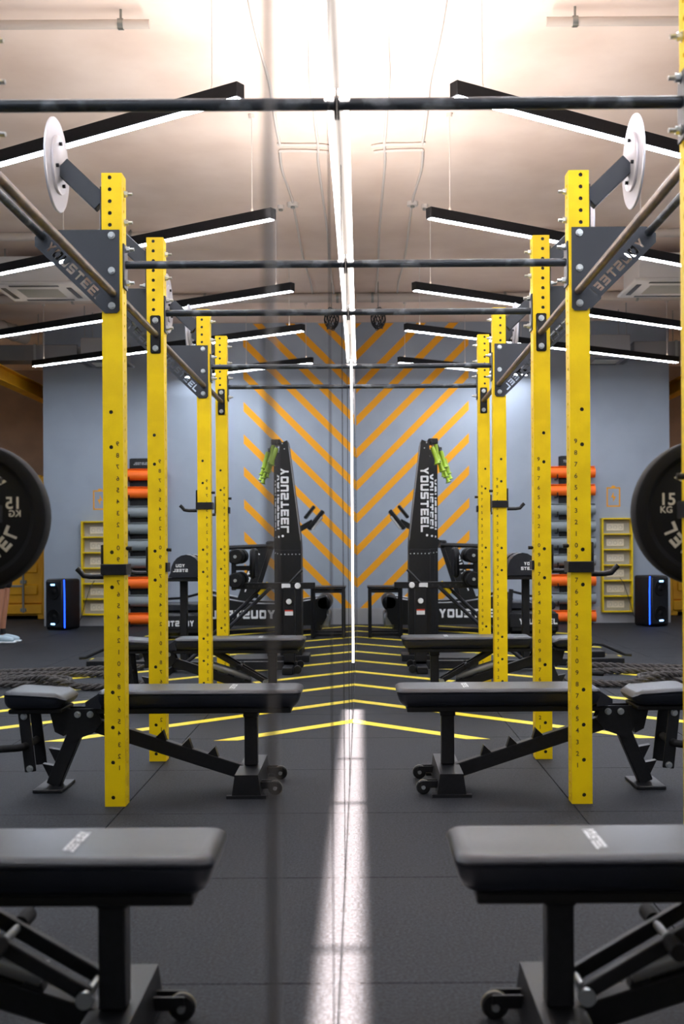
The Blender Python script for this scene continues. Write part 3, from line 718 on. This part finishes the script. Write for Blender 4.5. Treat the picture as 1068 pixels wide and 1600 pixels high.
# ------------------------------------------------------------------ battle ropes
def rope(path, label, r=.026):
    P = [V(p) for p in path]; pts = []
    for i in range(len(P) - 1):           # Catmull-Rom
        a, b, c_, d_ = P[max(i - 1, 0)], P[i], P[i + 1], P[min(i + 2, len(P) - 1)]
        n = max(3, int((c_ - b).length / .018))
        for k in range(n):
            t_ = k / n; pts.append(.5 * ((2 * b) + (c_ - a) * t_ + (2 * a - 5 * b + 4 * c_ - d_) * t_ ** 2 + (3 * b - a - 3 * c_ + d_) * t_ ** 3))
    pts.append(P[-1]); o = thing('battle_rope', label, 'rope', (0, 0, 0), 0, 'ropes on the floor')
    for s in range(3):
        q = []; ln = 0
        for i, p in enumerate(pts):
            t_ = (pts[min(i + 1, len(pts) - 1)] - pts[max(i - 1, 0)]).normalized()
            if i: ln += (p - pts[i - 1]).length
            u = V((0, 0, 1)).cross(t_).normalized(); w = t_.cross(u); a = ln / .20 * 2 * PI + s * 2 * PI / 3
            q.append(p + (u * math.cos(a) + w * math.sin(a)) * r * .55)
        MB().tube(q, r * .56, 6).build('strand', 'rope', o)
    return o
z1, z2 = .030, .083
rope([(1.85, 10.35, z1), (2.2, 10.2, z1), (2.7, 10.05, z1), (3.3, 9.85, z1), (3.9, 9.75, z1), (4.15, 9.5, z1), (3.8, 9.35, z1), (3.2, 9.4, z1), (2.6, 9.5, z1), (2.3, 9.42, z1), (2.25, 9.2, z1), (2.5, 9.08, z1), (2.9, 9.1, z1), (3.4, 9.0, z1), (3.9, 9.0, z1), (4.4, 9.1, z1)],
     'thick black twisted rope lying in long loops behind the second bench')
rope([(1.9, 9.75, z1), (2.3, 9.8, z1), (2.8, 9.72, z1), (3.3, 9.62, z1), (3.7, 9.6, z1), (3.95, 9.45, z2), (3.7, 9.25, z1), (3.2, 9.22, z1), (2.75, 9.3, z1), (2.35, 9.02, z2), (2.05, 8.9, z1), (1.75, 9.0, z1), (1.6, 9.2, z1)],
     'second thick black twisted rope lying nearer the posts, crossing the first')
# ------------------------------------------------------------------ low sled
sl = thing('push_sled', 'low flat black sled with a bent handle on the floor behind the ropes', 'sled', (2.05, 10.75, 0))
MB().box((.02, 0, .03), (.66, .4, .06), bev=.008).build('deck', 'black', sl)
MB().box((.05, .02, .085), (.30, .2, .05), bev=.006).build('weight_block', 'plastic', sl)
MB().tube([(.02, -.15, .06), (.03, -.15, .15), (.08, -.15, .19), (.16, -.15, .18), (.36, -.15, .09), (.42, -.15, .085)], .015, 8).build('handle', 'black', sl)
# ------------------------------------------------------------------ ceiling services
def cpipe(p0, p1, r, label, m='pipe', clamps=2):
    o = thing('ceiling_pipe', label, 'pipe', (0, 0, 0)); p0, p1 = V(p0), V(p1)
    MB().cyl(p0, p1, r, seg=20).build('tube', m, o)
    for k in range(clamps):
        c = p0 + (p1 - p0) * ((k + .12) / clamps); d = (p1 - p0).normalized() * .015
        MB().cyl(c - d, c + d, r + .006, seg=20).build('clamp', 'galv', o)
        MB().cyl((c.x, c.y, c.z + r), (c.x, c.y, H), .007, seg=8).build('hanger', 'galv', o)
    return o
cpipe((1.125, 6.72, H - .085), (5.2, 6.72, H - .085), .026, 'pale pipe on clamps under the ceiling above the largest post', clamps=3)
cpipe((1.8, 11.4, H - .06), (7.5, 11.4, H - .06), .04, 'pale pipe crossing under the ceiling beside the air conditioner')
cpipe((.02, 14.3, H - .06), (8, 14.3, H - .06), .055, 'pale thick pipe crossing the whole ceiling before the striped wall', clamps=5)
def wire(pts, label, r=.011):
    P = [V((x, y, H - .014)) for x, y in pts]; Q = []
    for i in range(len(P) - 1):
        for k in range(8):
            t_ = k / 8; a, b, c_, d_ = P[max(i - 1, 0)], P[i], P[i + 1], P[min(i + 2, len(P) - 1)]
            Q.append(.5 * ((2 * b) + (c_ - a) * t_ + (2 * a - 5 * b + 4 * c_ - d_) * t_ ** 2 + (3 * b - a - 3 * c_ + d_) * t_ ** 3))
    Q.append(P[-1]); return tag(MB().tube(Q, r, 6).build('ceiling_cable', 'cablewhite'), label, 'cable', 'cables on the ceiling')
def cw(px, py): y_ = F * (H - CZ) / (VPY - py); return ((px + .006 * (VPY - py) - VPX) * y_ / F + CX, y_)
wire([cw(*p) for p in ((612, -80), (610, 0), (605, 60), (607, 120), (604, 165), (602, 200), (600, 226), (601, 250), (597, 300), (592, 360), (590, 420), (586, 462))], 'pale cable running along the ceiling nearest the mirror')
wire([cw(*p) for p in ((700, -60), (695, 0), (685, 60), (671, 125), (667, 165), (663, 200), (659, 224))], 'pale cable running along the ceiling over the front pendant')
wire([cw(*p) for p in ((660, 233), (658, 262), (650, 290), (644, 312), (640, 340), (632, 400), (622, 440), (620, 462))], 'pale cable snaking along the ceiling beyond the cable crossing')
wire([cw(*p) for p in ((580, 226), (601, 223), (632, 223), (664, 222))], 'pale cable crossing the ceiling sideways, nearer of the pair')
wire([cw(*p) for p in ((584, 235), (604, 233), (640, 232), (660, 232))], 'pale cable crossing the ceiling sideways, farther of the pair')
for px, py, lb in ((644, 316, 'small round junction box where the ceiling cable bends'), (663, 320, 'small round hook plate beside the ceiling junction box')):
    x, y = cw(px, py); b = thing('junction_box', lb, 'junction box', (x, y, H))
    MB().cyl((0, 0, -.035), (0, 0, 0), .05 if px < 650 else .03, seg=18).build('body', 'cablewhite', b)
    MB().cyl((0, 0, -.05), (0, 0, -.035), .02, seg=10).build('cap', 'galv', b)
# coil of cable hanging by the wall
cc = thing('cable_coil', 'dark bundle of looped cable hanging under the ceiling by the mirror', 'cable coil', (.27, 13.7, 3.70))
for k in range(13):
    a = random.uniform(0, PI); rr = random.uniform(.09, .135); tl = random.uniform(-.5, .5); ec = random.uniform(.75, 1.0)
    R = M4.Rotation(a, 3, 'Z') @ M4.Rotation(PI / 2 + tl, 3, 'X')
    MB().tube([R @ V((rr * ec * math.cos(q * PI / 14), rr * math.sin(q * PI / 14), 0)) for q in range(28)], .0055, 5, closed=True).build('loop', 'joint', cc)
MB().cyl((0, 0, .13), (0, 0, H - 3.70), .006, seg=6).build('hanger', 'galv', cc)
# air conditioner cassette
def cassette(x, y, z, w, label, m):
    o = thing('air_conditioner', label, 'air conditioner', (x, y, z))
    MB().box((0, 0, .17), (w * .86, w * .86, .26), bev=.006).build('body', m, o)
    MB().box((0, 0, .018), (w, w, .036), bev=.012).build('panel', m, o)
    for k in range(9): MB().box((0, (k - 4) * w * .055, -.003), (w * .5, .012, .008)).build('grille_slat', 'greyback', o)
    for s in (-1, 1):
        MB().box((s * w * .40, 0, -.002), (.05, w * .6, .006)).build('air_flap', 'joint', o); MB().box((0, s * w * .40, -.002), (w * .6, .05, .006)).build('air_flap', 'joint', o)
    for sx in (-1, 1):
        for sy in (-1, 1): MB().cyl((sx * w * .36, sy * w * .36, .29), (sx * w * .36, sy * w * .36, H - z), .006, seg=6).build('hanger', 'galv', o)
    return o
cassette(3.26, 12.4, 3.74, .84, 'white cassette air conditioner hanging under the ceiling beside the lettered plate', 'acwhite')
cassette(3.2, 15.2, 3.42, .62, 'smaller grey air diffuser box above the yellow wall shelf', 'duct')
dc = thing('air_duct', 'grey rectangular duct running sideways to the diffuser box', 'duct', (3.55, 15.5, 3.6))
MB().box((2.2, .0, 0), (4.3, .35, .20), bev=.006).build('duct_body', 'duct', dc)
for x in (.6, 2.0, 3.4): MB().box((x, 0, 0), (.03, .37, .22)).build('flange', 'galv', dc)
for x in (.6, 3.4): MB().cyl((x, 0, .1), (x, 0, H - 3.6), .006, seg=6).build('hanger', 'galv', dc)
for k, (dx, lb) in enumerate(((0, 'silver flexible duct slanting down to the grey duct, nearer the wall end'), (.42, 'second silver flexible duct slanting beside the first'))):
    fd = thing('flexible_duct', lb, 'duct', (4.25 + dx, 14.3, 3.93), 0, 'flexible ducts')
    pts = [(0 + .9 * q / 10, .95 - 1.9 * q / 10, -.14 + .18 * q / 10) for q in range(11)]
    MB().tube(pts, .10, 14).build('hose', 'flex', fd)
    for q in range(1, 10): MB().tube([V(pts[q]) + V((.10 * math.cos(a * PI / 8) * .9, .10 * math.cos(a * PI / 8) * .42, .104 * math.sin(a * PI / 8))) for a in range(16)], .006, 5, closed=True).build('hoop', 'galv', fd)
    MB().cyl((.45, 0, .04), (.45, 0, H - 3.9), .006, seg=6).build('hanger', 'galv', fd)
yb = thing('roof_beam', 'yellow steel beam under the ceiling beyond the end of the grey wall', 'beam', (4.62, 16.5, 3.24))
for z, w_, h_ in ((0, .16, .014), (.09, .012, .17), (.18, .16, .014)): MB().box((0, 0, z), (w_, 5.0, h_)).build('web' if w_ < .1 else 'flange', 'container', yb)
for y in (-1.8, 1.8): MB().cyl((0, y, .187), (0, y, H - 3.24), .02, seg=8).build('hanger', 'galv', yb)
# ------------------------------------------------------------------ yellow container
ct = thing('shipping_container', 'yellow shipping container with lock rods, beyond the end of the grey wall', 'container', (5.85, 17.75, 0))
CW, CH, CD = 2.44, 2.14, 2.2
for s in (-1, 1): MB().box((s * (CW / 2 - .05), .06, CH / 2 + .03), (.10, .12, CH - .06), bev=.008).build('corner_post', 'container', ct)
MB().box((0, .06, CH - .05), (CW - .2, .12, .14), bev=.008).build('header', 'container', ct)
MB().box((0, .06, .15), (CW - .2, .12, .14), bev=.008).build('sill', 'container', ct)
MB().box((0, .06 + CD / 2 + .04, CH / 2), (CW - .02, CD, CH - .1)).build('shell', 'container', ct)
for s in (-1, 1):
    d_ = MB(); cx = s * .56; wd = 1.10; z0, z1_ = .24, CH - .17
    d_.box((cx, .075, (z0 + z1_) / 2), (wd, .05, z1_ - z0), bev=.004)
    dr = d_.build('door', 'container', ct)
    for k in range(5): MB().box((cx, .042, z0 + .2 + (z1_ - z0 - .4) * k / 4), (wd - .12, .035, .16), bev=.016).build('rib', 'container', dr)
    for q in (-.28, .22):
        x = cx + q
        lr = MB().cyl((x, .0, .1), (x, .0, CH - .06), .017, seg=12).build('lock_rod', 'galv', dr)
        for z in (.14, .56, 1.2, CH - .09): MB().box((x, .016, z), (.09, .05, .055), bev=.006).build('rod_bracket', 'galv', lr)
        MB().bar((x, -.02, .50), (x + .30 * (1 if q < 0 else -1), -.02, .50), .014, .03).build('rod_handle', 'galv', lr)
for s in (-1, 1):
    for z in (.06,): MB().box((s * (CW / 2 - .09), .09, .04), (.16, .16, .08), bev=.01).build('corner_casting', 'container', ct)
# ------------------------------------------------------------------ person (seen only as a sliver in the mirror)
def skin_mesh(name, joints, edges, m, levels=2):
    me = bpy.data.meshes.new(name); me.from_pydata([j[0] for j in joints], edges, [])
    o = bpy.data.objects.new('tmp', me); COL.objects.link(o)
    md = o.modifiers.new('s', 'SKIN'); md.use_smooth_shade = True
    for v, j_ in zip(me.skin_vertices[0].data, joints): v.radius = (j_[1], j_[2] if len(j_) > 2 else j_[1]); v.use_root = False
    me.skin_vertices[0].data[0].use_root = True
    sb = o.modifiers.new('b', 'SUBSURF'); sb.levels = levels; sb.render_levels = levels
    bpy.context.view_layer.update()
    r = bpy.data.meshes.new_from_object(o.evaluated_get(bpy.context.evaluated_depsgraph_get())); bpy.data.objects.remove(o)
    r.name = name; r.materials.clear(); r.materials.append(MT[m])
    for p in r.polygons: p.use_smooth = True
    return r
pe = thing('person', 'person in black shorts and pale shoes standing at the edge, facing the mirror', 'person', (4.055, 13.5, 0), math.radians(90))
# local frame: faces +y, so turned 90 degrees it faces -x (the mirror)
J = [((0, 0, .95), .135, .105), ((0, .01, 1.12), .125, .095), ((0, 0, 1.30), .15, .105), ((0, -.01, 1.43), .10, .075), ((0, 0, 1.50), .052), ((0, .012, 1.57), .055), ((0, .015, 1.66), .078, .098), ((0, .012, 1.74), .066, .085)]
E = [(i, i + 1) for i in range(7)]
for s in (-1, 1):
    b0 = len(J)
    J += [((s * .095, 0, .88), .085), ((s * .10, .012, .66), .074), ((s * .10, .015, .49), .056), ((s * .10, -.012, .33), .058), ((s * .10, -.015, .10), .035), ((s * .10, .0, .055), .038), ((s * .105, .10, .04), .032)]
    E += [(0, b0)] + [(b0 + k, b0 + k + 1) for k in range(6)]
    b1 = len(J)
    J += [((s * .185, -.01, 1.405), .058), ((s * .225, -.02, 1.14), .042), ((s * .235, .03, .91), .027), ((s * .232, .045, .84), .03, .016)]
    E += [(3, b1), (b1, b1 + 1), (b1 + 1, b1 + 2), (b1 + 2, b1 + 3)]
    for q in range(4):
        f0 = len(J); yy = .068 - .017 * q; ln = (.068, .078, .073, .058)[q]
        J += [((s * .232, yy, .815), .0095), ((s * .226, yy + .002, .815 - ln * .5), .0085), ((s * .212, yy + .004, .815 - ln), .007)]
        E += [(b1 + 3, f0), (f0, f0 + 1), (f0 + 1, f0 + 2)]
    f0 = len(J)
    J += [((s * .222, .075, .845), .011), ((s * .212, .09, .81), .0095), ((s * .205, .092, .785), .0075)]
    E += [(b1 + 3, f0), (f0, f0 + 1), (f0 + 1, f0 + 2)]
put('body', skin_mesh('body', J, E, 'skin'), pe)
SH = [((0, 0, 1.0), .148, .118), ((0, 0, .93), .152, .122)]; SE = [(0, 1)]
for s in (-1, 1):
    b0 = len(SH); SH += [((s * .095, .002, .84), .105), ((s * .105, .01, .70), .098), ((s * .108, .012, .585), .095)]; SE += [(1, b0), (b0, b0 + 1), (b0 + 1, b0 + 2)]
put('shorts', skin_mesh('shorts', SH, SE, 'cloth'), pe)
TS = [((0, 0, .97), .15, .118), ((0, .008, 1.12), .142, .11), ((0, 0, 1.30), .166, .122), ((0, -.01, 1.425), .12, .09)]; TE = [(0, 1), (1, 2), (2, 3)]
for s in (-1, 1):
    b0 = len(TS); TS += [((s * .185, -.01, 1.405), .074), ((s * .212, -.016, 1.24), .064)]; TE += [(3, b0), (b0, b0 + 1)]
put('shirt', skin_mesh('shirt', TS, TE, 'shirt'), pe)
for s in (-1, 1):
    sh_ = put('shoe', skin_mesh('shoe', [((s * .10, -.06, .048), .044, .046), ((s * .10, .02, .05), .046, .048), ((s * .105, .12, .04), .047, .036), ((s * .108, .19, .03), .034, .026)], [(0, 1), (1, 2), (2, 3)], 'shoe'), pe)
    MB().box((s * .104, .06, .008), (.085, .28, .016), bev=.006).build('sole', 'white', sh_)
    MB().cyl((s * .10, -.014, .085), (s * .10, -.015, .15), .043, .041, 16).build('sock', 'cloth', pe)
    MB().ball((s * .033, .098, 1.675), .012).build('eye', 'eye', pe)
    MB().ball((s * .083, .0, 1.655), .03, (.35, .6, 1)).build('ear', 'skin', pe)
MB().ball((0, .118, 1.645), .018, (.75, 1, 1.5)).build('nose', 'skin', pe)
MB().ball((0, .106, 1.60), .022, (1.1, .35, .3)).build('mouth', 'lip', pe)
MB().ball((0, -.018, 1.712), .1, (.88, 1.0, .86), 20, 12).build('hair', 'hair', pe)
